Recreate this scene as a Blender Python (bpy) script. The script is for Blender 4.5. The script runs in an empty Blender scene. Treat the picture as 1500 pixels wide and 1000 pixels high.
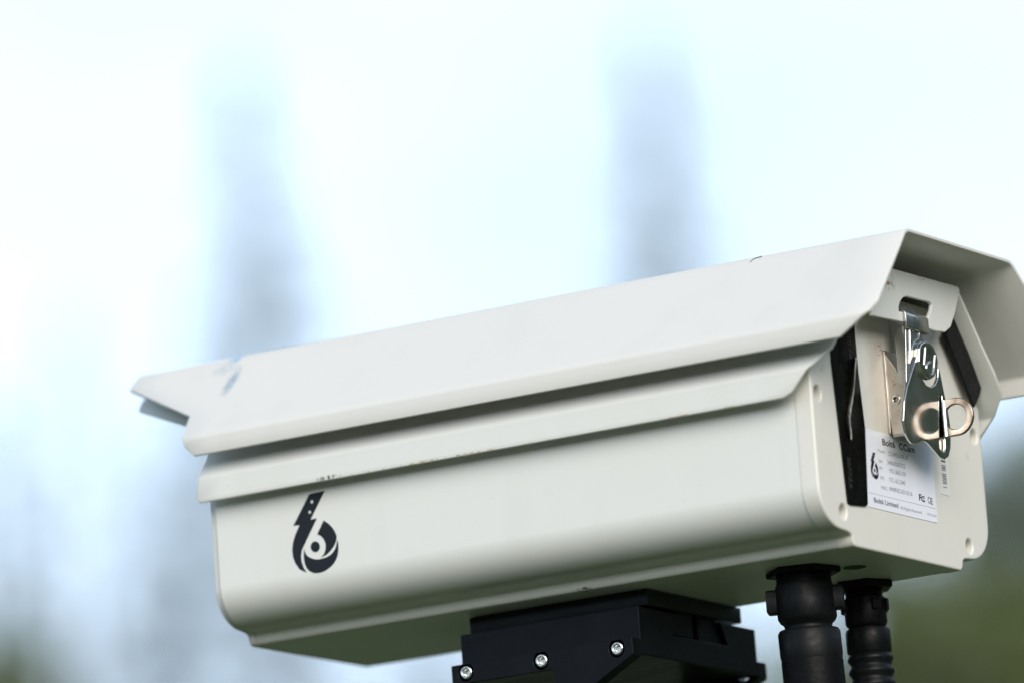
import bpy, bmesh, math, random
from mathutils import Vector, Matrix, noise
random.seed(7)
scene = bpy.context.scene
COL = scene.collection
rad = math.radians
MM = 0.001
BASE = Vector((0, 0, 1.90))          # underside of the housing, metres above the grass

# ------------------------------------------------------------------ camera
FPX = 10126.851
CAM = Vector((1228.996, -2368.237, -439.205))      # millimetres, housing frame
def cam_axes(yaw, pit, rol):
    y, p, r = rad(yaw), rad(pit), rad(rol)
    d = Vector((math.sin(y)*math.cos(p), math.cos(y)*math.cos(p), math.sin(p)))
    rt = Vector((math.cos(y), -math.sin(y), 0)); up = rt.cross(d)
    return math.cos(r)*rt + math.sin(r)*up, -math.sin(r)*rt + math.cos(r)*up, d
AR, AU, AD = cam_axes(-30.626, 11.382, -4.03)
cd = bpy.data.cameras.new('camera'); cam = bpy.data.objects.new('camera', cd); COL.objects.link(cam)
cd.sensor_width = 36; cd.lens = FPX*36/1500; cd.clip_start = 0.05; cd.clip_end = 4000
m = Matrix((( AR.x, AU.x, -AD.x), (AR.y, AU.y, -AD.y), (AR.z, AU.z, -AD.z))).to_4x4()
m.translation = CAM*MM + BASE
cam.matrix_world = m
cd.dof.use_dof = True
cd.dof.focus_distance = (Vector((-25, -12, 60)) - CAM).dot(AD)*MM
cd.dof.aperture_fstop = 5.4
scene.camera = cam

# ------------------------------------------------------------------ light
SUN_DIR = Vector((0.66, -0.68, 0.37)).normalized()       # towards the light
w = bpy.data.worlds.new('World'); scene.world = w; w.use_nodes = True
nt = w.node_tree; nt.nodes.clear()
out = nt.nodes.new('ShaderNodeOutputWorld'); bg = nt.nodes.new('ShaderNodeBackground')
sky = nt.nodes.new('ShaderNodeTexSky'); sky.sky_type = 'NISHITA'; sky.sun_disc = False; sky.dust_density = 3.0
sky.sun_elevation = math.asin(SUN_DIR.z); sky.sun_rotation = math.atan2(SUN_DIR.x, SUN_DIR.y)
tc = nt.nodes.new('ShaderNodeTexCoord'); mp = nt.nodes.new('ShaderNodeMapping')
mp.inputs['Scale'].default_value = (1, 1, 2.2)
nz = nt.nodes.new('ShaderNodeTexNoise'); nz.inputs['Scale'].default_value = 7.0; nz.inputs['Detail'].default_value = 4
cr = nt.nodes.new('ShaderNodeMapRange'); cr.inputs['From Min'].default_value = 0.3; cr.inputs['From Max'].default_value = 0.7
cr.inputs['To Min'].default_value = 9.8; cr.inputs['To Max'].default_value = 13.0
cm = nt.nodes.new('ShaderNodeMix'); cm.data_type = 'RGBA'; 
sx = nt.nodes.new('ShaderNodeSeparateXYZ'); hz = nt.nodes.new('ShaderNodeMapRange')      # bright haze low in the sky, thinner overhead
hz.inputs['From Min'].default_value = 0.25; hz.inputs['From Max'].default_value = 0.9
hz.inputs['To Min'].default_value = 0.88; hz.inputs['To Max'].default_value = 0.08
nt.links.new(tc.outputs['Generated'], sx.inputs[0]); nt.links.new(sx.outputs['Z'], hz.inputs['Value']); nt.links.new(hz.outputs[0], cm.inputs['Factor'])
vm = nt.nodes.new('ShaderNodeVectorMath'); vm.operation = 'SCALE'; vm.inputs[0].default_value = (0.94, 1.18, 1.46)
nt.links.new(tc.outputs['Generated'], mp.inputs['Vector']); nt.links.new(mp.outputs[0], nz.inputs['Vector'])
nt.links.new(nz.outputs['Fac'], cr.inputs['Value']); nt.links.new(cr.outputs[0], vm.inputs['Scale'])
nt.links.new(sky.outputs[0], cm.inputs['A']); nt.links.new(vm.outputs[0], cm.inputs['B'])
nt.links.new(cm.outputs['Result'], bg.inputs['Color']); bg.inputs['Strength'].default_value = 0.1
nt.links.new(bg.outputs[0], out.inputs[0])
sd = bpy.data.lights.new('sun', 'SUN'); sun = bpy.data.objects.new('sun', sd); COL.objects.link(sun)
sd.energy = 3.5; sd.angle = rad(46); sd.color = (1, 0.925, 0.82)
sun.rotation_euler = SUN_DIR.to_track_quat('Z', 'Y').to_euler(); sun.location = (0, 0, 12)
vs = scene.view_settings; vs.view_transform = 'Standard'; vs.look = 'None'; vs.gamma = 1; vs.exposure = 0.0

# ------------------------------------------------------------------ pixel helpers (photo px -> plane in the housing frame, mm)
def ray(px, py): return AD + AR*((px-750)/FPX) - AU*((py-500)/FPX)
def at(axis, val, px, py):
    i = 'xyz'.index(axis); r = ray(px, py); return CAM + r*((val - CAM[i])/r[i])
def yz(x, pts): return [(p.y, p.z) for p in (at('x', x, *q) for q in pts)]
def xz(y, pts): return [(p.x, p.z) for p in (at('y', y, *q) for q in pts)]
def z1(l): return [(1300+a/6.25, 420+b/6.25) for a, b in l]
def z2(l): return [(1275+a/5.556, 500+b/5.556) for a, b in l]
def z8(l): return [(1250+a/6.25, 620+b/6.25) for a, b in l]

# ------------------------------------------------------------------ materials
MATS = {}
def principled(name, base, rough=0.5, metal=0.0, spec=0.5):
    mt = bpy.data.materials.new(name); mt.use_nodes = True; MATS[name] = mt
    b = mt.node_tree.nodes['Principled BSDF']
    b.inputs['Base Color'].default_value = (*base, 1); b.inputs['Roughness'].default_value = rough
    b.inputs['Metallic'].default_value = metal; b.inputs['Specular IOR Level'].default_value = spec
    return mt, mt.node_tree, b
def nd(t, kind, **kw):
    n = t.nodes.new(kind)
    for k, v in kw.items(): setattr(n, k, v)
    return n
def noise_tex(t, scale, detail=3, vec=None, stretch=None):
    n = nd(t, 'ShaderNodeTexNoise'); n.inputs['Scale'].default_value = scale; n.inputs['Detail'].default_value = detail
    if vec is None:
        c = nd(t, 'ShaderNodeTexCoord'); vec = c.outputs['Object']
    if stretch:
        mpn = nd(t, 'ShaderNodeMapping'); mpn.inputs['Scale'].default_value = stretch
        t.links.new(vec, mpn.inputs['Vector']); vec = mpn.outputs[0]
    t.links.new(vec, n.inputs['Vector']); return n.outputs['Fac']
def ramp(t, val, a, b, lo=0.0, hi=1.0):
    r = nd(t, 'ShaderNodeMapRange'); r.inputs['From Min'].default_value = a; r.inputs['From Max'].default_value = b
    r.inputs['To Min'].default_value = lo; r.inputs['To Max'].default_value = hi; t.links.new(val, r.inputs['Value']); return r.outputs[0]
def mul(t, a, b):
    n = nd(t, 'ShaderNodeMath', operation='MULTIPLY')
    for i, v in enumerate((a, b)):
        if isinstance(v, (int, float)): n.inputs[i].default_value = v
        else: t.links.new(v, n.inputs[i])
    return n.outputs[0]
def mixcol(t, fac, a, b):
    n = nd(t, 'ShaderNodeMix', data_type='RGBA')
    for k, v in (('Factor', fac), ('A', a), ('B', b)):
        if isinstance(v, (int, float)): n.inputs[k].default_value = v
        elif isinstance(v, tuple): n.inputs[k].default_value = (*v, 1)
        else: t.links.new(v, n.inputs[k])
    return n.outputs['Result']
def bump(t, b, h, strength, dist=0.0002):
    n = nd(t, 'ShaderNodeBump'); n.inputs['Strength'].default_value = strength; n.inputs['Distance'].default_value = dist
    t.links.new(h, n.inputs['Height']); t.links.new(n.outputs[0], b.inputs['Normal'])
def patch(t, c, size, dens, scale, stretch=None):
    """mask of broken marks inside an ellipsoid (centre and half sizes in mm, object frame)"""
    co = nd(t, 'ShaderNodeTexCoord')
    mpn = nd(t, 'ShaderNodeMapping'); mpn.inputs['Location'].default_value = [-c[i]/size[i] for i in range(3)]
    mpn.inputs['Scale'].default_value = [1/(s*MM) for s in size]
    t.links.new(co.outputs['Object'], mpn.inputs['Vector'])
    ln = nd(t, 'ShaderNodeVectorMath', operation='LENGTH'); t.links.new(mpn.outputs[0], ln.inputs[0])
    inside = ramp(t, ln.outputs['Value'], 1.0, 0.2)
    n = noise_tex(t, scale, 4, co.outputs['Object'], stretch)
    return mul(t, inside, ramp(t, n, dens, dens+0.06))
PAINT = (0.715, 0.725, 0.70)
def paint(name, base=PAINT, marks=(), dirt=0.10, rough=0.34):
    mt, t, b = principled(name, base, rough)
    co = nd(t, 'ShaderNodeTexCoord').outputs['Object']
    n1 = noise_tex(t, 18, 5, co); n2 = noise_tex(t, 420, 3, co, (0.35, 1, 1))
    col = mixcol(t, ramp(t, n1, 0.45, 0.75, 0, dirt), base, tuple(c*f for c, f in zip(base, (0.90, 0.86, 0.78))))
    col = mixcol(t, ramp(t, n2, 0.66, 0.80, 0, 0.10), col, tuple(c*0.6 for c in base))
    n3 = noise_tex(t, 55, 4, co, (1, 1, 0.14))
    col = mixcol(t, ramp(t, n3, 0.50, 0.75, 0, 0.16), col, tuple(c*f for c, f in zip(base, (0.82, 0.80, 0.74))))
    for (c, s, dens, sc, st, mc) in marks:
        col = mixcol(t, patch(t, c, s, dens, sc, st), col, mc)
    t.links.new(col, b.inputs['Base Color'])
    t.links.new(ramp(t, n1, 0.3, 0.7, rough-0.05, rough+0.10), b.inputs['Roughness'])
    bump(t, b, noise_tex(t, 900, 2, co), 0.10, 0.00008)
    return mt
BLUE = (0.10, 0.36, 0.62); RUST = (0.22, 0.12, 0.06); SOOT = (0.07, 0.065, 0.05)
def on_slope(px, py, a=(-44.5, 120), b_=(-84, 81.2)):
    n = Vector((0, -(b_[1]-a[1]), b_[0]-a[0])); r = ray(px, py); p0 = Vector((0, *a))
    return CAM + r*((p0-CAM).dot(n)/r.dot(n))
sc1, sc2, sc3 = on_slope(347, 523), on_slope(339, 558), on_slope(330, 540)
paint('shield_paint', (0.69, 0.685, 0.66), [
    (sc1, (4.5, 5, 5), 0.42, 900, (1.6, 0.45, 0.45), BLUE), (sc2, (3.4, 12, 12), 0.44, 1100, (2.2, 0.3, 0.3), (0.12, 0.27, 0.40)),
    (sc3, (7, 6, 6), 0.52, 1100, (2, 0.5, 0.5), (0.25, 0.38, 0.48))], dirt=0.06, rough=0.36)
tabc = at('x', 12, 1301, 412)
lid_sm = at('y', -77.5, 480, 699)
paint('lid_paint', PAINT, [
    (lid_sm, (7, 4, 1.3), 0.46, 700, (1, 1, 0.4), SOOT),
    (at('y', -77.5, 640, 672), (60, 4, 0.7), 0.52, 500, (0.6, 1, 1), (0.50, 0.42, 0.30)),
    (at('y', -77.5, 640, 672), (26, 4, 0.7), 0.60, 900, (0.5, 1, 1), (0.2,0.17,0.12)),
    (at('y', -77.5, 1000, 608), (120, 4, 0.5), 0.55, 260, (0.4, 1, 1), (0.52, 0.45, 0.34))])
paint('tab_paint', PAINT, [(tabc, (4, 7, 4.5), 0.50, 620, None, (0.30, 0.19, 0.09)),
                           (at('x', 12, 1352, 410), (4, 5, 2), 0.57, 700, None, RUST)])
paint('body_paint', PAINT, [(at('y', -70, 640, 860), (12, 4, 8), 0.60, 800, (0.5, 1, 1), (0.5, 0.48, 0.42)),
                            (at('y', -45, 855, 863), (4, 6, 2), 0.50, 800, (0.5, 1, 1), SOOT)])
paint('cover_paint', (0.72, 0.71, 0.665), [
    (at('x', 0, 1286, 560), (5, 10, 45), 0.40, 60, (1, 2.2, 0.25), (0.66, 0.60, 0.51)),
    (at('x', 0, 1312, 510), (4, 9, 16), 0.47, 90, (1, 2, 0.3), (0.40, 0.36, 0.30)),  # soft shade below the latch tab, put into the paint colour
    (at('x', 0, 1288, 512), (3, 5, 3.5), 0.52, 800, None, RUST),
    (at('x', 0, 1205, 540), (3, 2, 2), 0.50, 700, None, (0.45, 0.22, 0.16)),
    (at('x', 0, 1417, 668), (3, 2, 2), 0.52, 700, None, (0.45, 0.30, 0.16))], dirt=0.16)
def chrome(name, base, rough, rust=0.0, rustcol=(0.50, 0.30, 0.17)):
    mt, t, b = principled(name, base, rough, 1.0)
    co = nd(t, 'ShaderNodeTexCoord').outputs['Object']
    n = noise_tex(t, 350, 4, co); n2 = noise_tex(t, 90, 3, co)
    t.links.new(ramp(t, n2, 0.35, 0.7, rough*0.7, rough*1.6), b.inputs['Roughness'])
    if rust:
        col = mixcol(t, ramp(t, n, 0.62-rust*0.25, 0.72, 0, 0.9), base, rustcol)
        t.links.new(col, b.inputs['Base Color'])
    bump(t, b, noise_tex(t, 220, 2, co), 0.02, 0.00003)
    return mt
chrome('chrome', (0.70, 0.70, 0.68), 0.125)
chrome('satin_chrome', (0.56, 0.56, 0.54), 0.27)
chrome('nickel', (0.58, 0.545, 0.50), 0.32, 0.18, (0.42, 0.24, 0.13))
chrome('rusty_chrome', (0.38, 0.34, 0.30), 0.36, 0.58, (0.25, 0.165, 0.11))
chrome('screw_steel', (0.80, 0.80, 0.80), 0.22)
def black(name, base, rough, stretch=(0.05, 1, 1), scale=900, bs=0.15, spec=0.5):
    mt, t, b = principled(name, base, rough, 0.0, spec)
    co = nd(t, 'ShaderNodeTexCoord').outputs['Object']
    n = noise_tex(t, scale, 3, co, stretch)
    t.links.new(ramp(t, n, 0.3, 0.7, rough-0.08, rough+0.12), b.inputs['Roughness'])
    n2 = noise_tex(t, 60, 4, co)
    t.links.new(mixcol(t, ramp(t, n2, 0.4, 0.75, 0, 0.6), base, tuple(c*2.0 for c in base)), b.inputs['Base Color'])
    bump(t, b, n, bs, 0.00008)
    return mt
black('anodised', (0.004, 0.005, 0.007), 0.36, spec=0.14)
black('brushed_black', (0.007, 0.008, 0.010), 0.34, (0.02, 1, 2.5), 1400, 0.5, spec=0.22)
black('rubber', (0.0042, 0.0048, 0.0056), 0.40, (1, 1, 1), 500, 0.3, spec=0.17)
black('gland_plastic', (0.005, 0.005, 0.006), 0.42, (1, 1, 1), 400, 0.1, spec=0.15)
black('tape', (0.003, 0.003, 0.0025), 0.24, (1, 1, 0.3), 250, 0.10, spec=0.07)
principled('peeled_film', (0.62, 0.61, 0.58), 0.35)
bump(MATS['peeled_film'].node_tree, MATS['peeled_film'].node_tree.nodes['Principled BSDF'], noise_tex(MATS['peeled_film'].node_tree, 900, 3), 0.9, 0.0008)
principled('faint_print', (0.035, 0.037, 0.034), 0.5)
principled('logo_ink', (0.011, 0.014, 0.020), 0.5, 0.0, 0.25)
principled('label_paper', (0.82, 0.84, 0.92), 0.30)
principled('barcode_paper', (0.76, 0.76, 0.73), 0.40)
principled('ink', (0.03, 0.03, 0.05), 0.5)
principled('ink_grey', (0.22, 0.23, 0.29), 0.5)
principled('green_dot', (0.015, 0.10, 0.045), 0.5)
principled('hole_dark', (0.16, 0.155, 0.14), 0.7)
principled('red_plastic', (0.35, 0.05, 0.03), 0.5)
gm, gt, gb = principled('window_glass', (0.02, 0.02, 0.02), 0.05)
def leafmat(name, a, b_):
    mt, t, b = principled(name, a, 0.6)
    g = nd(t, 'ShaderNodeObjectInfo'); n = noise_tex(t, 3.0, 4)
    t.links.new(mixcol(t, ramp(t, n, 0.35, 0.65), a, b_), b.inputs['Base Color']); return mt
leafmat('spruce_needles', (0.022, 0.042, 0.028), (0.042, 0.066, 0.044))
leafmat('leaves', (0.060, 0.085, 0.022), (0.100, 0.130, 0.040))
leafmat('wood_leaves', (0.085, 0.115, 0.048), (0.12, 0.15, 0.065))
leafmat('bark', (0.06, 0.045, 0.035), (0.11, 0.085, 0.065))
mt, t, b = principled('grass_ground', (0.05, 0.09, 0.02), 0.8)
t.links.new(mixcol(t, noise_tex(t, 1.3, 6), (0.032, 0.050, 0.010), (0.052, 0.074, 0.018)), b.inputs['Base Color'])

# ------------------------------------------------------------------ mesh helpers (millimetres in, metres out)
def link(name, me, mat, parent=None, smooth=35):
    if mat: me.materials.clear(); me.materials.append(MATS[mat])
    if smooth:
        for p in me.polygons: p.use_smooth = True
        me.set_sharp_from_angle(angle=rad(smooth))
    o = bpy.data.objects.new(name, me); COL.objects.link(o)
    if parent: o.parent = parent
    return o
def raw(name, verts, faces, mat, parent=None, smooth=35):
    me = bpy.data.meshes.new(name); me.from_pydata([Vector(v)*MM for v in verts], [], faces); me.validate(); me.update()
    bm = bmesh.new(); bm.from_mesh(me); bmesh.ops.recalc_face_normals(bm, faces=bm.faces); bm.to_mesh(me); bm.free()
    return link(name, me, mat, parent, smooth)
def from_curve(cu):
    o = bpy.data.objects.new('tmp', cu); COL.objects.link(o)
    dg = bpy.context.evaluated_depsgraph_get(); dg.update()
    me = bpy.data.meshes.new_from_object(o.evaluated_get(dg))
    bpy.data.objects.remove(o); bpy.data.curves.remove(cu); return me
MAPS = {'yz': lambda u, v, w_: (w_, u, v), 'xz': lambda u, v, w_: (u, -w_, v), 'xy': lambda u, v, w_: (u, v, w_)}
def plate_mesh(outers, holes, plane, w0, w1, bevel=0.0, res=2):
    """filled 2-D outline(s) with holes, extruded from w0 to w1 along the plane's normal (x for yz, -y for xz, z for xy)"""
    cu = bpy.data.curves.new('c', 'CURVE'); cu.dimensions = '2D'; cu.fill_mode = 'BOTH'
    if bevel > 0:
        cu.bevel_depth = bevel; cu.offset = -bevel; cu.bevel_resolution = res
    cu.extrude = (w1-w0)/2 - bevel
    for poly in list(outers)+list(holes):
        s = cu.splines.new('POLY'); s.points.add(len(poly)-1); s.use_cyclic_u = True
        for q, (a, b_) in zip(s.points, poly): q.co = (a, b_, 0, 1)
    me = from_curve(cu); mid = (w0+w1)/2; f = MAPS[plane]
    for v in me.vertices: v.co = Vector(f(v.co.x, v.co.y, v.co.z+mid))*MM
    bm = bmesh.new(); bm.from_mesh(me); bmesh.ops.remove_doubles(bm, verts=bm.verts, dist=1e-6)
    bmesh.ops.recalc_face_normals(bm, faces=bm.faces); bm.to_mesh(me); bm.free()
    return me
def plate(name, outer, holes, plane, w0, w1, mat, parent, bevel=0.0, smooth=35, res=2):
    outers = outer if isinstance(outer[0][0], (tuple, list)) else [outer]
    o = link(name, plate_mesh(outers, holes, plane, w0, w1, bevel, res), mat, parent, smooth)
    if bevel > 0:
        wn = o.modifiers.new('normals', 'WEIGHTED_NORMAL'); wn.keep_sharp = True; wn.weight = 100
    return o
def circ(c, r, n=24, ry=None): return [(c[0]+r*math.cos(2*math.pi*i/n), c[1]+(ry or r)*math.sin(2*math.pi*i/n)) for i in range(n)]
def fillet(pts, r, n=5, closed=True):
    """round the corners of a polyline; r number or list"""
    o = []; N = len(pts)
    for i, p in enumerate(pts):
        ri = r[i] if isinstance(r, (list, tuple)) else r
        if (not closed and i in (0, N-1)) or ri <= 0: o.append(tuple(p)); continue
        P = Vector(p); A = Vector(pts[i-1]); B = Vector(pts[(i+1) % N])
        a = (A-P); b_ = (B-P); la, lb = a.length, b_.length; a.normalize(); b_.normalize()
        ang = a.angle(b_)
        if ang > 3.1: o.append(tuple(p)); continue
        d = min(ri/math.tan(ang/2), la*0.48, lb*0.48)
        s, e = P+a*d, P+b_*d
        for k in range(n+1):
            u = k/n; o.append(tuple(s*(1-u)**2 + P*2*u*(1-u) + e*u*u))
    return o
def box(name, lo, hi, mat, parent, bevel=0.4):
    me = plate_mesh([[(lo[0], lo[1]), (hi[0], lo[1]), (hi[0], hi[1]), (lo[0], hi[1])]], [], 'xy', lo[2], hi[2], bevel, 1)
    return link(name, me, mat, parent)
def lathe(name, prof, c, mat, parent, n=48, tilt=(0, 0), smooth=40):
    """prof: (r, z) list from top to bottom, axis vertical through c, leaning by tilt (mm per mm of drop)"""
    vs_, fs = [], []
    for r, z in prof:
        for k in range(n):
            a = 2*math.pi*k/n; vs_.append((c[0]+r*math.cos(a)-z*tilt[0], c[1]+r*math.sin(a)-z*tilt[1], c[2]+z))
    for i in range(len(prof)-1):
        for k in range(n):
            fs.append((i*n+k, i*n+(k+1) % n, (i+1)*n+(k+1) % n, (i+1)*n+k))
    fs.append(tuple(range(n))); fs.append(tuple(range((len(prof)-1)*n, len(prof)*n)))
    return raw(name, vs_, fs, mat, parent, smooth)
def tube(name, pts, r, mat, parent, n=8, cyc=False):
    cu = bpy.data.curves.new('c', 'CURVE'); cu.dimensions = '3D'; cu.bevel_depth = r; cu.bevel_resolution = n//4; cu.use_fill_caps = True
    s = cu.splines.new('POLY'); s.points.add(len(pts)-1); s.use_cyclic_u = cyc
    for q, p in zip(s.points, pts): q.co = (*p, 1)
    me = from_curve(cu)
    for v in me.vertices: v.co = v.co*MM
    return link(name, me, mat, parent, 60)
def smooth_path(pts, n=8):
    o = []
    for i in range(len(pts)-1):
        p0, p1, p2, p3 = (Vector(pts[max(i-1, 0)]), Vector(pts[i]), Vector(pts[i+1]), Vector(pts[min(i+2, len(pts)-1)]))
        for k in range(n):
            u = k/n; o.append(0.5*((2*p1)+(p2-p0)*u+(2*p0-5*p1+4*p2-p3)*u*u+(3*p1-p0-3*p2+p3)*u**3))
    o.append(Vector(pts[-1])); return o
def sheet(name, half, mat, parent, thick=1.5, rfil=None, seg=1):
    """bent sheet metal, mirrored in y. half: (y, z, x_front, x_rear) from the near lip up to the near top crease; rfil: radius per point"""
    near = half
    full = list(near) + [(-y, z, a, b_) for (y, z, a, b_) in reversed(near)]
    R = list(rfil) + list(reversed(rfil))
    pts = [Vector((y, z)) for y, z, _, _ in full]; prof = []
    N = len(pts)
    for i in range(N):
        if i in (0, N-1) or R[i] <= 0: prof.append((pts[i].x, pts[i].y, full[i][2], full[i][3])); continue
        P, A, B = pts[i], pts[i-1], pts[i+1]; a = (A-P); b_ = (B-P); la, lb = a.length, b_.length; a.normalize(); b_.normalize()
        d = min(R[i]/math.tan(a.angle(b_)/2), la*0.48, lb*0.48)
        for k in range(9):
            u = k/8; q = (P+a*d)*(1-u)**2 + P*2*u*(1-u) + (P+b_*d)*u*u
            fa = d/la; fb = d/lb
            def ex(j):
                s0 = full[i][j]+(full[i-1][j]-full[i][j])*fa; s1 = full[i][j]+(full[i+1][j]-full[i][j])*fb
                return s0*(1-u)**2+full[i][j]*2*u*(1-u)+s1*u*u
            prof.append((q.x, q.y, ex(2), ex(3)))
    M = 24; vs_ = []; fs = []
    for (y, z, xf, xr) in prof:
        for k in range(M+1): vs_.append((xf+(xr-xf)*k/M, y, z))
    for i in range(len(prof)-1):
        for k in range(M):
            a = i*(M+1)+k; fs.append((a, a+1, a+M+2, a+M+1))
    me = bpy.data.meshes.new(name); me.from_pydata([Vector(v)*MM for v in vs_], [], fs); me.update()
    mid = max(me.polygons, key=lambda p: p.center.z)
    if mid.normal.z < 0: me.flip_normals()
    o = link(name, me, mat, parent, 50)
    so = o.modifiers.new('thickness', 'SOLIDIFY'); so.thickness = thick*MM; so.offset = -1
    be = o.modifiers.new('edge', 'BEVEL'); be.width = 0.35*MM; be.segments = 2; be.limit_method = 'ANGLE'; be.angle_limit = rad(60)
    return o
def text(name, body, plane, w_, origin, width, height, mat, parent, bold=0.0, rot=0.0, depth=0.05):
    cu = bpy.data.curves.new('t', 'FONT'); cu.body = body; cu.size = 1.0; cu.offset = bold; cu.extrude = 0.0; cu.resolution_u = 3
    me = from_curve(cu)
    xs = [v.co.x for v in me.vertices]; ys = [v.co.y for v in me.vertices]
    sx = width/(max(xs)-min(xs)) if width else height/0.69; sy = height/0.69
    f = MAPS[plane]; c, s = math.cos(rot), math.sin(rot)
    for v in me.vertices:
        u, q = (v.co.x-min(xs))*sx, v.co.y*sy
        v.co = Vector(f(origin[0]+u*c-q*s, origin[1]+u*s+q*c, w_+depth))*MM
    return link(name, me, mat, parent, 0)
def thing(name, label, cat, loc, group=None):
    o = bpy.data.objects.new(name, None); COL.objects.link(o); o.location = loc; o.empty_display_size = 0.05
    o['label'] = label; o['category'] = cat
    if group: o['group'] = group
    return o

# ------------------------------------------------------------------ ground
gs = 1500.0
me = bpy.data.meshes.new('ground'); me.from_pydata([(-gs, -gs, 0), (gs, -gs, 0), (gs, gs, 0), (-gs, gs, 0)], [], [(0, 1, 2, 3)])
g = link('ground', me, 'grass_ground', None, 0); g['kind'] = 'structure'

# ================================================================== the camera housing
H = thing('surveillance_camera', 'cream metal camera housing with bent sunshield, rear latch and dark 6 logo', 'camera', BASE)
# body section (y, z)
L0, L1 = -276.0, -5.0
def section(side, zs, off=0.0):
    near = [(-43.2, 0), (-44.6, 0.8), (-45.4, 2.2), (-45.8, 4.0), (-47.2, 5.0), (-50, 5.4)]
    for k in range(0, 11):
        a = math.pi/2*k/10; near.append((-(side-17)-17*math.sin(a), 21-15.4*math.cos(a)))
    near += [(-side, 40), (-side, 68), (-36, 104)]
    near = [(y, z) for y, z in near]
    near = [(y, z-off*(1 if z < 20 else -1)) for y, z in near]
    return near + [(-y, z) for y, z in reversed(near)]
body = plate('body', section(70, 0), [], 'yz', L0, L1, 'body_paint', H, 0.6, smooth=30)
# front bezel and glass (faces away from the photographer)
fb = plate('front_bezel', section(67.5, 0), [fillet([(-48, 22), (48, 22), (48, 88), (-48, 88)], 8)], 'yz', L0-4, L0-0.3, 'body_paint', H, 0.6)
plate('window_glass', fillet([(-48, 22), (48, 22), (48, 88), (-48, 88)], 8), [], 'yz', L0-2.5, L0-0.6, 'window_glass', fb)
# rear cover
screwpos = [(-65, 57.4), (-51.8, 12.6), (52.4, 10.6), (64.2, 56.4)]
cov = plate('rear_cover', section(70.25, 0, 0.25), [circ(c, 2.9, 20) for c in screwpos], 'yz', -8.0, 0, 'cover_paint', H, 0.9, smooth=30, res=3)
for c in screwpos:
    plate('screw_recess', circ(c, 2.75, 20), [], 'yz', -5.6, -3.4, 'hole_dark', cov, 0.3)

# lid (inner roof) with latch tab
lid = sheet('lid', [(-77.5, 55.2, -278.3, -8.9), (-77.5, 57, -280, -4.5), (-77.5, 65.5, -278.4, 3.2), (-71, 73.2, -278.4, 10.8), (-65, 80.4, -280, 11.6), (-58, 88.7, -287, 11.3), (-54.4, 93, -296.9, 11.2), (-43.8, 105.6, -327.9, 11.1), (-39, 111.3, -328.0, 11.0)],
            'lid_paint', H, 1.5, [0, 0, 4, 0, 0, 0, 0, 0, 6])
tabx = 11.9
tab_out = yz(tabx, [(1300, 391), (1284, 430), (1277, 462), (1330, 473), (1372, 485), (1385, 486.5), (1393, 479), (1400, 457), (1406.5, 425), (1403, 419.5), (1350, 405)])
slot = yz(tabx, z1([(108, 225), (105, 190), (118, 140), (145, 100), (180, 88), (390, 140), (408, 165), (400, 215), (372, 285), (300, 275), (160, 232)]))
plate('latch_tab', tab_out, [slot], 'yz', tabx-1.6, tabx, 'tab_paint', lid, 0.5, res=3)

# outer sunshield
shield = sheet('sunshield', [(-84, 73.2, -275.2, 21.4), (-84, 77.6, -279.8, 28.4), (-84, 81.2, -280.8, 33.8), (-79, 86.1, -282.2, 36.2), (-72.6, 92.4, -283.8, 35.6),
                             (-51.7, 112.9, -326.4, 33.8), (-44.5, 120, -325.3, 33)],
               'shield_paint', H, 1.6, [0, 0, 5, 0, 0, 0, 9])
for x in (-225, -20):
    for y in (-24, 24):
        lathe('spacer', [(4, 118.3), (4, 110.9)], (x, y, 0), 'nickel', shield, 20)
# small curved scratch near the top crease
a = [on_slope(*q) for q in ((1099, 384.5), (1103, 380.5), (1108, 378), (1116, 375.6))]
nrm = Vector((0, -38.8, 39.5)).normalized()
tube('scratch', smooth_path([p+nrm*0.02 for p in a], 5), 0.2, 'hole_dark', shield)

# printed logo -------------------------------------------------------
def lz(l): return [(410+a_/6.664, 700+b_/6.664) for a_, b_ in l]
LOGO = [
 [(285,158),(305,149),(438,120),(300,402),(362,388),(240,645),(215,700),(207,760),(213,815),(232,870),(262,918),(195,888),(155,832),(130,770),(122,700),(128,630),(150,555),(192,455),(133,462)],
 [(428,410),(462,432),(490,455),(515,483),(535,515),(550,548),(555,575),(548,610),(538,640),(522,670),(490,712),(455,745),(430,758),(402,770),(420,752),(435,728),(446,695),(448,665),(446,635),(436,605),(420,580),(400,560),(366,545)],
 [(238,690),(248,725),(262,748),(285,768),(330,786),(362,790),(395,787),(450,772),(490,750),(518,724),(540,690),(553,650),(562,600),(570,640),(572,680),(568,730),(558,770),(545,800),(525,832),(500,860),(470,884),(440,902),(405,916),(365,923),(335,922),(310,915),(285,900),(265,877),(248,842),(238,800),(233,750)],
 circ((346, 667), 44, 28, 53)]
LHOLES = [circ((313, 228), 14, 14, 17), circ((292, 328), 13, 14, 15)]
flat = [xz(-70, lz(l)) for l in LOGO]; flath = [xz(-70, lz(l)) for l in LHOLES]
plate('logo', flat, flath, 'xz', 69.9, 70.12, 'logo_ink', body, 0, smooth=0)

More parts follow.
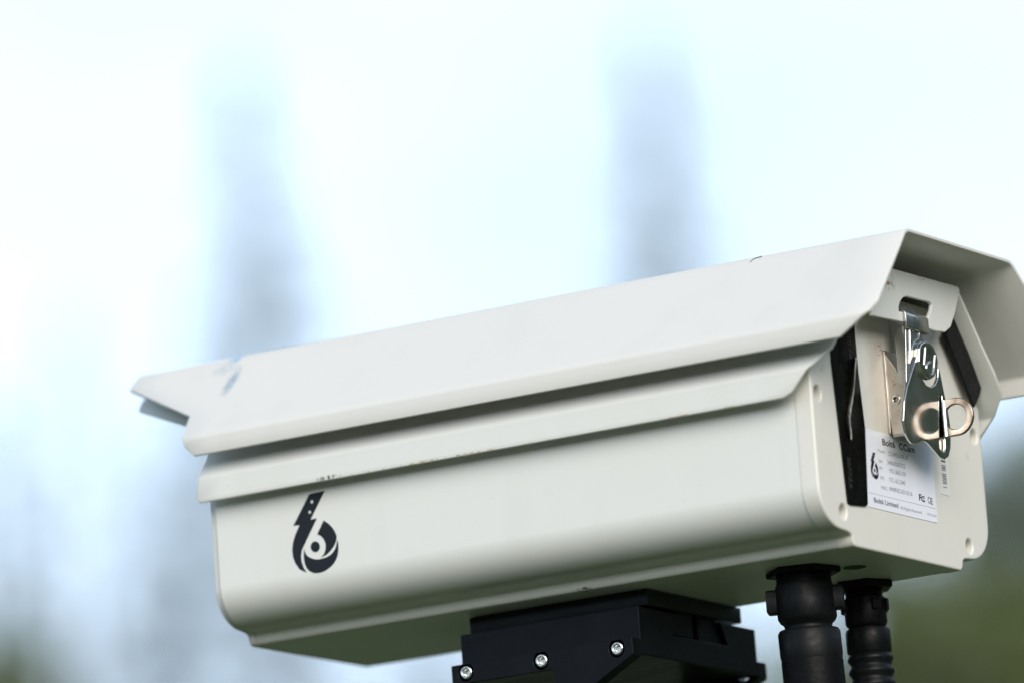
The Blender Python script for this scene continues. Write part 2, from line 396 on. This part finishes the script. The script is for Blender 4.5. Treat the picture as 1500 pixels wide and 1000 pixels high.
# black film along the near edge of the cover, lifted and torn
tape = plate('black_film', fillet(yz(0.8, [(1218, 512), (1219, 530), (1243, 736), (1247, 739), (1269, 741), (1272, 738), (1268, 628), (1258, 545), (1253, 490), (1252, 462), (1236, 470)]), 0.6, 3), [], 'yz', -0.1, 0.8, 'tape', cov, 0.35, res=2)
pl = [(1253.5, 524), (1252, 540), (1250.5, 560), (1248, 580), (1245, 598), (1243.5, 615), (1245.5, 630), (1246.5, 643)]
wd = [1.2, 2.0, 3.2, 4.2, 4.6, 3.4, 2.6, 1.2]
vs_, fs = [], []
P_ = smooth_path([(*q, w_) for q, w_ in zip(pl, wd)], 4)
for i, q in enumerate(P_):
    l_ = at('x', 1.0, q.x-q.z/2, q.y); r_ = at('x', 3.0+0.5*math.sin(i*1.9), q.x+q.z/2, q.y+0.6*math.sin(i*2.3)); c_ = (l_+r_)/2+Vector((0.5, 0, 0))
    vs_ += [l_, c_, r_]
for i in range(len(P_)-1):
    for k in (0, 1): fs.append((i*3+k, i*3+k+1, i*3+k+4, i*3+k+3))
pf = raw('torn_edge', vs_, fs, 'peeled_film', tape, 60)
s_ = pf.modifiers.new('t', 'SOLIDIFY'); s_.thickness = 0.0002
o_ = at('x', 0.8, 1241.5, 668); e_ = at('x', 0.8, 1248.5, 716)
text('film_text', '3077ZA', 'yz', 0.8, (o_.y-0.6, o_.z), o_.z-e_.z, 2.6, 'faint_print', tape, 0.0, -math.pi/2)
o_ = at('x', 0.8, 1240, 484); e_ = at('x', 0.8, 1246, 527)
text('film_text', 'UYTL INK', 'yz', 0.8, (o_.y+0.5, o_.z), o_.z-e_.z, 2.0, 'faint_print', tape, 0.0, -math.pi/2)
# dark rubber seal below the far slope of the lid
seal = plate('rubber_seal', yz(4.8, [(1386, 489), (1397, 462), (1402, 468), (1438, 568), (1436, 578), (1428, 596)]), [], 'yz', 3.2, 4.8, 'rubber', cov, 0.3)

# labels --------------------------------------------------------------
ly0, ly1, lz0, lz1 = -30.9, 26.0, 16.9, 48.0
lab = plate('label', fillet([(ly0, lz0), (ly1, lz0), (ly1, lz1), (ly0, lz1)], 0.8, 3), [], 'yz', 0.0, 0.22, 'label_paper', cov, 0, smooth=0)
def line(body, a_, b_, h, mat='ink_grey', bold=0.0):
    p, q = (at('x', 0.2, *z8([k])[0]) for k in (a_, b_))
    text('print', body, 'yz', 0.22, (p.y, (p.z*0.65+q.z*0.35)), q.y-p.y, h, mat, lab, bold)
line('Bolt6  CCam', (265, 190), (562, 275), 2.5, 'ink', 0.022)
line('Model:', (225, 257), (292, 275), 1.25); line('CCAM2.0-08-20', (318, 283), (498, 340), 1.6)
line('SN:', (233, 355), (268, 363), 1.3); line('24060500752', (310, 370), (474, 410), 1.7, 'ink_grey', 0.005)
line('IP1:', (240, 418), (275, 428), 1.3); line('192.168.0.101', (330, 448), (480, 482), 1.7, 'ink_grey', 0.005)
line('IP2:', (250, 508), (288, 518), 1.3); line('172.16.2.240', (330, 528), (475, 565), 1.7, 'ink_grey', 0.005)
line('MAC:', (258, 598), (318, 614), 1.4); line('84:89:EC:03:10:16', (332, 612), (540, 665), 1.7, 'ink_grey', 0.005)
line('Bolt6 Limited', (190, 715), (412, 775), 1.9, 'ink', 0.012)
line('All Rights Reserved', (430, 778), (625, 828), 1.2)
line('POS: 0.0A', (678, 836), (762, 860), 1.0)
line('F', (603, 698), (626, 706), 2.5, 'ink', 0.03); line('C', (622, 708), (656, 720), 2.3, 'ink', 0.02); line('C', (634, 700), (652, 706), 1.1, 'ink', 0.02)
line('C', (682, 724), (702, 731), 2.5, 'ink', 0.012); line('E', (707, 735), (727, 741), 2.5, 'ink', 0.012)
p, q = (at('x', 0.2, *z8([k])[0]) for k in ((145, 628), (765, 782)))
zl_ = (p.z+q.z)/2
plate('rule_line', [[(y, zl_-0.1), (y+0.55, zl_-0.1), (y+0.55, zl_+0.1), (y, zl_+0.1)] for y in [ly0+0.4+0.95*k for k in range(59)]], [], 'yz', 0.2, 0.27, 'ink_grey', lab, 0, smooth=0)
bx0, bx1 = min(p[0] for l in flat for p in l), max(p[0] for l in flat for p in l)
bz0, bz1 = min(p[1] for l in flat for p in l), max(p[1] for l in flat for p in l)
p, q = (at('x', 0.2, *z8([k])[0]) for k in ((150, 300), (236, 520)))
def tolab(l): return [(p.y+(a_-bx0)/(bx1-bx0)*(q.y-p.y), 28.6+(b_-bz0)/(bz1-bz0)*10.6) for a_, b_ in l]
plate('label_logo', [tolab(l) for l in flat], [tolab(l) for l in flath], 'yz', 0.2, 0.27, 'logo_ink', lab, 0, smooth=0)
bc = plate('barcode_sticker', fillet([(31.0, 29.2), (38.9, 29.2), (39.4, 47), (31.2, 47)], 1.2, 4), [], 'yz', 0.0, 0.2, 'barcode_paper', cov, 0, smooth=0)
bars = []; zc_ = 44.0; random.seed(3)
while zc_ > 31.8:
    h_ = random.choice((0.25, 0.45, 0.7, 0.3)); bars.append([(33.2, zc_), (36.6, zc_), (36.6, zc_-h_), (33.2, zc_-h_)])
    zc_ -= h_ + random.choice((0.25, 0.4, 0.3, 1.2))
plate('barcode', bars, [], 'yz', 0.18, 0.25, 'ink', bc, 0, smooth=0)
plate('green_dot', circ((-24, -1), 4.6, 24), [], 'xy', -0.25, 0.05, 'green_dot', H, 0, smooth=0)

# latch ---------------------------------------------------------------
la = plate('latch', fillet([(-9.5, 47.6), (10.5, 47.6), (10.5, 81.5), (-9.5, 81.5)], 1, 3), [], 'yz', -0.1, 1.1, 'nickel', H, 0.3)
wall = xz(-8.4, [(1290, 514.5), (1293, 513), (1331, 566), (1334, 600), (1329, 634), (1308, 637)])
rv = at('y', -8.4, 1313.5, 585)
plate('bracket_wall', wall, [circ((rv.x, rv.z), 1.5, 16)], 'xz', 7.6, 8.8, 'nickel', la, 0.3)
plate('bracket_wall', wall, [], 'xz', -10.6, -9.4, 'nickel', la, 0.3)
b0 = xz(-8.4, [(1308, 637), (1329, 634)])
box('bracket_floor', (b0[0][0], -8, 46.9), (9, 10, 48.0), 'nickel', la, 0.3)
plate('rivet', circ((rv.x, rv.z), 2.0, 20), [circ((rv.x, rv.z), 1.1, 16)], 'xz', 7.4, 9.2, 'chrome', la, 0.3)
SX = 12.0
sl = plate('slider', yz(SX, z1([(166, 325), (398, 380), (402, 520), (410, 700), (300, 900), (176, 900)])), [], 'yz', SX-1.2, SX, 'satin_chrome', la, 0.35, res=3)
sa, sb = at('x', SX, *z1([(166, 325)])[0]), at('x', SX, *z1([(176, 900)])[0])
ysl = max(sa.y, sb.y)
plate('slider_side', fillet([(6.6, sb.z+2), (SX-1.3, sb.z), (SX-1.3, sa.z-0.6), (8.2, sa.z-1), (6.6, sa.z-5)], 1, 3), [], 'xz', -ysl-1.2, -ysl, 'satin_chrome', la, 0.3)
hk = yz(SX+0.6, z1([(150, 232), (360, 278), (360, 372), (150, 325)]))
y0h, y1h, zt_, zb_ = hk[0][0], hk[1][0], max(hk[0][1], hk[1][1]), min(hk[2][1], hk[3][1])
hp = fillet([(SX+0.1, zb_-2), (SX+0.1, zt_-0.6), (SX-4.5, zt_+0.2), (SX-6, zt_+4)], [0, 1.6, 2, 0], 5, closed=False)
hv, hf = [], []
for (x_, z_) in hp: hv += [(x_, y0h, z_), (x_, y1h, z_)]
for i in range(len(hp)-1): hf.append((i*2, i*2+1, i*2+3, i*2+2))
ho = raw('hook', hv, hf, 'satin_chrome', la, 30); s_ = ho.modifiers.new('t', 'SOLIDIFY'); s_.thickness = 0.0012; s_.offset = 1
bv = ho.modifiers.new('b', 'BEVEL'); bv.width = 0.0003; bv.segments = 2
# pressed rib on the slider
tube('slider_rib', smooth_path([at('x', SX, *q) for q in z1([(200, 335), (205, 480), (205, 620)])], 4), 0.4, 'chrome', sl)
tube('slider_rib', smooth_path([at('x', SX, *q) for q in z1([(287, 350), (287, 440), (275, 475), (245, 500), (222, 560), (215, 640)])], 5), 0.45, 'chrome', sl)
# turning plate
hpx = [(378,105),(345,220),(300,360),(278,480),(270,640),(290,740),(320,800),(345,828),(368,832),(390,825),(430,805),(455,812),(480,830),(540,900),(580,945),(610,955),(640,935),(655,870),(657,770),(652,680),(640,600),(600,400),(575,275),(560,210),(553,215),(550,290),(530,345),(495,370),(455,350),(425,300),(405,230),(393,140)]
HX = 13.2
slotp = yz(HX, z2([(561, 480), (562, 440), (572, 432), (583, 440), (612, 850), (608, 885), (592, 893), (570, 870), (562, 830)]))
hpl = plate('turn_plate', fillet(yz(HX, z2(hpx)), 0.5, 2), [slotp], 'yz', HX-1.3, HX, 'chrome', la, 0.45, res=3)
disc = plate('pivot_disc', fillet(yz(14.6, z1([(290, 680), (295, 560), (310, 515), (345, 495), (385, 505), (425, 545), (455, 620), (468, 690), (462, 760), (435, 820), (395, 848), (350, 830), (315, 780)])), 1.5, 4), [], 'yz', 12.0, 14.6, 'chrome', la, 0.7, res=4)
tube('raised_mark', [at('x', 14.6, *q) for q in z1([(347, 558), (335, 715)])], 0.5, 'chrome', disc)
tube('raised_mark', [at('x', 14.6, *q) for q in z1([(434, 628), (424, 745)])], 0.5, 'chrome', disc)
tube('raised_mark', smooth_path([at('x', 14.6, *q) for q in z1([(424, 745), (415, 790), (398, 808), (372, 790), (357, 740), (365, 700), (388, 688), (402, 700)])], 4), 0.5, 'chrome', disc)
RY = 12.9
cxr, czr = 19.0, 54.9
ro = [(HX-0.5, czr+7.5)] + [(cxr+7.6*math.cos(a_), czr+7.6*math.sin(a_)) for a_ in [math.pi/2-math.pi*k/18 for k in range(19)]] + [(HX-0.5, czr-7.5)]
box('slot_shade_block', (9.2, 10.0, 48.0), (11.7, 16.0, 66.0), 'tape', la, 0.4)  # black block added behind the slot, standing in for its shade
box('slot_end', (9.2, 9.0, 42.0), (11.7, 16.0, 47.5), 'nickel', la, 0.4)
lathe('ring_hinge', [(1.0, czr+7.4), (1.35, czr+7.1), (1.35, czr-7.1), (1.0, czr-7.4)], (HX+0.5, RY, 0), 'chrome', la, 20)
plate('finger_ring', ro, [circ((cxr-0.2, czr), 4.9, 36)], 'xz', -RY-0.75, -RY+0.75, 'rusty_chrome', la, 0.5, res=3)

# cable glands (fixed in the housing floor)
def hexp(c, r, rot=0.3): return [(c[0]+r*math.cos(rot+math.pi/3*k), c[1]+r*math.sin(rot+math.pi/3*k)) for k in range(6)]
G1 = (-40.0, -14.0); G2 = (-40.5, 36.0)
g1 = plate('cable_gland', hexp(G1, 15.0), [], 'xy', -2.6, 0.0, 'gland_plastic', H, 0.8)
th = [(10.4, -2.4)]
for k in range(5): th += [(10.4, -2.8-k*1.1), (10.9, -3.1-k*1.1), (10.9, -3.4-k*1.1), (10.4, -3.7-k*1.1)]
lathe('thread', th+[(10.6, -10)], (*G1, 0), 'gland_plastic', g1)
g2 = plate('cable_gland', hexp(G2, 12.6, 0.1), [], 'xy', -3.2, 0.0, 'gland_plastic', H, 0.8)
th = [(7.2, -3.0)]
for k in range(4): th += [(7.2, -3.3-k*1.0), (7.6, -3.6-k*1.0), (7.6, -3.8-k*1.0), (7.2, -4.1-k*1.0)]
lathe('thread', th+[(7.2, -9.5)], (*G2, 0), 'gland_plastic', g2)

# ================================================================== plugs on their cables
def ribs(r, z0_, z1_, pitch, amp):
    o, z = [], z0_
    while z > z1_: o += [(r, z), (r+amp, z-pitch*0.25), (r+amp, z-pitch*0.5), (r, z-pitch*0.75)]; z -= pitch
    return o
T1 = (0.035, 0.0)
P1 = thing('cable_plug', 'thick black screw plug with two lugs hanging from the housing beside the bracket', 'plug', BASE+Vector((G1[0], G1[1], -8))*MM, 'plugs under the housing')
def loc(c): return (0, 0, c)
cr_ = lathe('coupling_ring', [(10.0, 2), (11.2, 1.8), (11.6, 0.5), (11.7, -6), (11.6, -11.5), (10.8, -13), (9.6, -14), (9.3, -15)], loc(0), 'rubber', P1, tilt=T1)
for a_ in (rad(203), rad(24)):
    cx_, cy_ = 12.6*math.cos(a_), 12.6*math.sin(a_)
    l_ = box('lug', (-2.6, -3.2, -5), (2.6, 3.2, 4.5), 'rubber', cr_, 1.0); l_.location = Vector((cx_, cy_, -4))*MM; l_.rotation_euler = (0, 0, a_)
lathe('backshell', [(9.3, -14.5), (9.3, -16.2), (11.6, -16.3), (12.3, -17.5), (12.3, -26)] + [(12.0-0.02*k, -28) for k in range(1)] + ribs(11.9, -28.5, -52, 0.75, 0.28) + [(10.5, -54), (7.5, -62), (6, -66)], loc(0), 'rubber', P1, tilt=T1)
tube('cable', smooth_path([(2.3, 0, -64), (3, 0, -110), (-6, 6, -220), (-45, 18, -420), (-82, 23, -800), (-85, 23, -1870), (-60, -60, -1885), (200, -260, -1886)], 10), 5.2, 'rubber', P1, 8)
P2 = thing('cable_plug', 'slimmer black ribbed plug hanging from the housing below its back corner', 'plug', BASE+Vector((G2[0], G2[1], -8))*MM, 'plugs under the housing')
c2 = lathe('coupling_ring', [(7.4, 1.8), (8.2, 1.5), (8.4, -1), (8.4, -8.5), (7.8, -9.6), (7.0, -10.4), (7, -11.5)], loc(0), 'gland_plastic', P2, tilt=(0.02, 0))
for k in range(8):
    a_ = 2*math.pi*k/8+0.2
    f_ = box('grip_rib', (-1.0, -1.4, -2.4), (1.0, 1.4, 2.4), 'gland_plastic', c2, 0.4); f_.location = Vector((8.7*math.cos(a_), 8.7*math.sin(a_), -1.6))*MM; f_.rotation_euler = (0, 0, a_)
bt = [(7, -10.5), (8.6, -11), (9.0, -12.5), (9.0, -20)] + ribs(8.3, -21, -50, 5.2, 0.9) + [(7, -52), (4.5, -60)]
lathe('strain_relief', bt, loc(0), 'rubber', P2, tilt=(0.03, 0))
tube('cable', smooth_path([(1.8, 0, -58), (3, -2, -110), (-10, -10, -220), (-52, -30, -420), (-82, -38, -800), (-84, -38, -1870), (-40, -130, -1886), (220, -330, -1886)], 10), 3.6, 'rubber', P2, 8)

# ================================================================== black mounting bracket
BC = Vector((-144, 10.7, 0))
B = thing('mounting_bracket', 'black anodised dovetail bracket with steel screws under the camera housing', 'bracket', BASE+Vector((BC.x, BC.y, -1900))*MM)
def inB(o): o.location = Vector((-BC.x, -BC.y, 1900))*MM; return o
inB(box('top_plate', (-184, -30, -6.8), (-101.7, 45, -0.3), 'brushed_black', B, 0.5))
XE0, XE1 = -185.3, -102.6
blk = [(-36, -7.8), (-36, -27), (57.5, -27), (57.5, -7.8), (29, -7.8), (34.5, -16.8), (-9.5, -16.8), (-4, -7.8)]
inB(plate('clamp_block', blk, [], 'yz', XE0, XE1, 'anodised', B, 0.55))
inB(plate('dovetail_tongue', [(-8, -16.4), (8, -16.4), (8, -6.7), (-3, -6.7)], [], 'yz', XE0+2, XE1-1, 'anodised', B, 0.3))
inB(plate('dovetail_tongue', [(14, -16.4), (33, -16.4), (28, -6.7), (14, -6.7)], [], 'yz', XE0+2, XE1-2, 'anodised', B, 0.3))
ck = fillet([(-186.2, -20.8), (-102.6, -20.8), (-102.6, -27.6), (-127, -40.4), (-130, -78), (-186.2, -78)], [0.4, 0.4, 0.4, 1, 0.4, 0.4], 3)
opn = fillet([(-180, -28.7), (-138.6, -28.7), (-138.6, -66), (-180, -66)], 2.6, 5)
scr = [(-179.6, -24.3), (-144.6, -24.4), (-109.8, -24.4)]
for nm, w0_, w1_ in (('cheek_plate', 36.1, 43), ('cheek_plate', -64.4, -57.6)):
    ch = inB(plate(nm, ck, [opn]+[circ(c, 3.6, 28) for c in scr], 'xz', w0_, w1_, 'anodised', B, 0.3))
    if w0_ > 0:
        for c in scr:
            hex_ = [(c[0]+1.35*math.cos(math.pi/3*k+0.3), c[1]+1.35*math.sin(math.pi/3*k+0.3)) for k in range(6)]
            s0 = plate('screw', circ(c, 2.75, 32), [hex_], 'xz', 39.5, 43.1, 'screw_steel', ch, 0.75, res=4)
            plate('socket_floor', circ(c, 1.6, 12), [], 'xz', 39.6, 41.2, 'screw_steel', s0)
inB(box('lower_plate', (-186, -43, -84), (-129, 64.4, -78.1), 'anodised', B, 0.5))
lathe('pole', [(27, 1816), (27, 1808), (22, 1806), (22, 12), (60, 10), (62, 0)], (-13, 0, 0), 'anodised', B, 40)

# ================================================================== trees far behind
def far(px, py, dist):
    r = ray(px, py); h = math.hypot(r.x, r.y); return CAM*MM + BASE + r*(dist/h)
def spruce(tip, label, width, seed, dens=1.0):
    rnd = random.Random(seed); Ht = tip.z
    T = thing('spruce_tree', label, 'tree', (tip.x, tip.y, 0), 'trees far behind the camera housing')
    vs_, fs = [], []
    n = 10
    for i in range(9):
        z = Ht*i/8; r = 0.16*(1-i/8)+0.012
        for k in range(n): vs_.append((r*math.cos(2*math.pi*k/n)*1000, r*math.sin(2*math.pi*k/n)*1000, z*1000))
    for i in range(8):
        for k in range(n): fs.append((i*n+k, i*n+(k+1) % n, (i+1)*n+(k+1) % n, (i+1)*n+k))
    raw('trunk', vs_, fs, 'bark', T, 60)
    V, F = [], []
    z = Ht-0.03
    while z > 1.2:
        d = Ht-z; reach = width*d**0.9*(0.85+0.3*rnd.random())
        if d < 0.35: reach = max(reach, 0.06)
        nb = 7 if d > 0.6 else 5
        for k in range(nb):
            a0 = rnd.random()*6.283; L = reach*(0.75+0.45*rnd.random()); droop = 0.15+0.25*rnd.random()
            st = max(3, int(L/0.085))
            for s in range(st):
                u = (s+0.6)/st; pr = L*u; pz = z+0.10*L-droop*L*u*u+0.03*rnd.random()
                for q in range(4):
                    if rnd.random() > dens: continue
                    side = (rnd.random()-0.5)*0.16*(1.2-u)*min(1, L*1.6+0.4)
                    c = Vector((pr*math.cos(a0)-side*math.sin(a0), pr*math.sin(a0)+side*math.cos(a0), pz+(rnd.random()-0.5)*0.06))
                    e1 = Vector((rnd.random()-0.5, rnd.random()-0.5, rnd.random()-0.7)).normalized()*(0.034+0.034*rnd.random())
                    e2 = Vector((rnd.random()-0.5, rnd.random()-0.5, rnd.random()-0.5)).normalized()*0.023
                    i0 = len(V); V += [c-e1-e2, c+e1-e2*0.5, c+e1*1.1+e2*0.5, c-e1+e2]; F.append((i0, i0+1, i0+2, i0+3))
        z -= 0.10 + 0.018*d
    me = bpy.data.meshes.new('crown'); me.from_pydata(V, [], F); me.update(); link('crown', me, 'spruce_needles', T, 0)
def broad(top, label, rx, rz, seed, nclump=60, leaf=0.09, per=170, name='leafy_tree'):
    rnd = random.Random(seed)
    T = thing(name, label, 'tree', (top.x, top.y, 0), 'trees far behind the camera housing')
    cz = top.z-rz
    vs_, fs = [], []
    def limb(a, b_, r0, r1, n=8):
        i0 = len(vs_); d = (b_-a).normalized(); s = d.orthogonal().normalized(); t2 = d.cross(s)
        for (c, r) in ((a, r0), (b_, r1)):
            for k in range(n):
                an = 2*math.pi*k/n; vs_.append((c+s*r*math.cos(an)+t2*r*math.sin(an))*1000)
        for k in range(n): fs.append((i0+k, i0+(k+1) % n, i0+n+(k+1) % n, i0+n+k))
    limb(Vector((0, 0, 0)), Vector((0, 0, cz)), 0.02*top.z+0.03, 0.012*top.z+0.02)
    V, F = [], []
    for c in range(nclump):
        d = Vector((rnd.gauss(0, 1), rnd.gauss(0, 1), rnd.gauss(0, 1))).normalized()*(0.35+0.62*rnd.random())
        cc = Vector((d.x*rx, d.y*rx, cz+d.z*rz)); cr2 = (0.16+0.14*rnd.random())*rx
        if c % 4 == 0: limb(Vector((0, 0, cz-0.5*rz)), cc, 0.05, 0.012, 6)
        for q in range(per):
            g_ = Vector((rnd.gauss(0, .5), rnd.gauss(0, .5), rnd.gauss(0, .42)))*cr2
            e1 = Vector((rnd.random()-0.5, rnd.random()-0.5, rnd.random()-0.6)).normalized()*leaf
            e2 = Vector((rnd.random()-0.5, rnd.random()-0.5, rnd.random()-0.5)).normalized()*leaf*0.55
            p_ = cc+g_; i0 = len(V); V += [p_-e1, p_+e2, p_+e1, p_-e2]; F.append((i0, i0+1, i0+2, i0+3))
    raw('trunk', vs_, fs, 'bark', T, 60)
    me = bpy.data.meshes.new('crown'); me.from_pydata(V, [], F); me.update(); link('crown', me, 'leaves', T, 0)

spruce(far(350, 110, 34), 'blurred slender treetop rising above the visor end of the sunshield', 0.34, 1, 0.27)
spruce(far(945, 70, 34), 'blurred tall treetop rising above the middle of the sunshield', 0.26, 2, 0.25)
spruce(far(-25, 590, 36), 'blurred low treetop beyond the visor tip', 0.36, 3, 0.26)
spruce(far(235, 640, 37), 'blurred squat treetop below the visor end, in front of the slender one', 0.34, 8, 0.34)
spruce(far(640, 800, 38), 'blurred treetop just below the underside of the housing', 0.38, 9, 0.32)
spruce(far(95, 470, 40), 'blurred thin pale treetop beside the squat one, beyond the visor tip', 0.46, 10, 0.08)
broad(far(0, 860, 30), 'blurred dark green bush top below the visor tip', 0.42, 1.1, 4, 90, 0.06, 170)
broad(far(1510, 575, 30), 'blurred green leafy tree beyond the latch end of the housing', 1.3, 2.6, 5, 150, 0.07, 170)
broad(far(1325, 700, 26), 'blurred dark leafy tree behind the hanging plugs', 0.62, 2.4, 6, 150, 0.07, 190)

# unseen wood: tall part mirrored in the latch, low ring added to deepen shade
rnd = random.Random(11); V, F = [], []
view_az = math.atan2(AD.y, AD.x)
for k in range(64):
    off = 17 + (360-34)*k/63 + rnd.uniform(-1.5, 1.5); tall = off < 115
    az = view_az - rad(off); ds = rnd.uniform(25, 33) if tall else rnd.uniform(30, 36)
    c0 = Vector((ds*math.cos(az), ds*math.sin(az), 0)); hh = rnd.uniform(9, 13) if tall else rnd.uniform(5, 6.5)
    for q in range(1500):
        u = rnd.random(); rr = 3.2*math.sqrt(rnd.random())*(1-0.75*u*u); an = rnd.random()*6.283
        p_ = c0+Vector((rr*math.cos(an), rr*math.sin(an), 0.3+hh*u))
        e1 = Vector((rnd.random()-0.5, rnd.random()-0.5, rnd.random()-0.5)).normalized()*0.32
        e2 = Vector((rnd.random()-0.5, rnd.random()-0.5, rnd.random()-0.5)).normalized()*0.24
        i0 = len(V); V += [p_-e1, p_+e2, p_+e1, p_-e2]; F.append((i0, i0+1, i0+2, i0+3))
me = bpy.data.meshes.new('added_woodland'); me.from_pydata(V, [], F); me.update()
wd_ = link('added_woodland', me, 'wood_leaves', None, 0); wd_['kind'] = 'stuff'
wd_['label'] = 'green wood added out of view for latch reflections and shade'; wd_['category'] = 'wood'
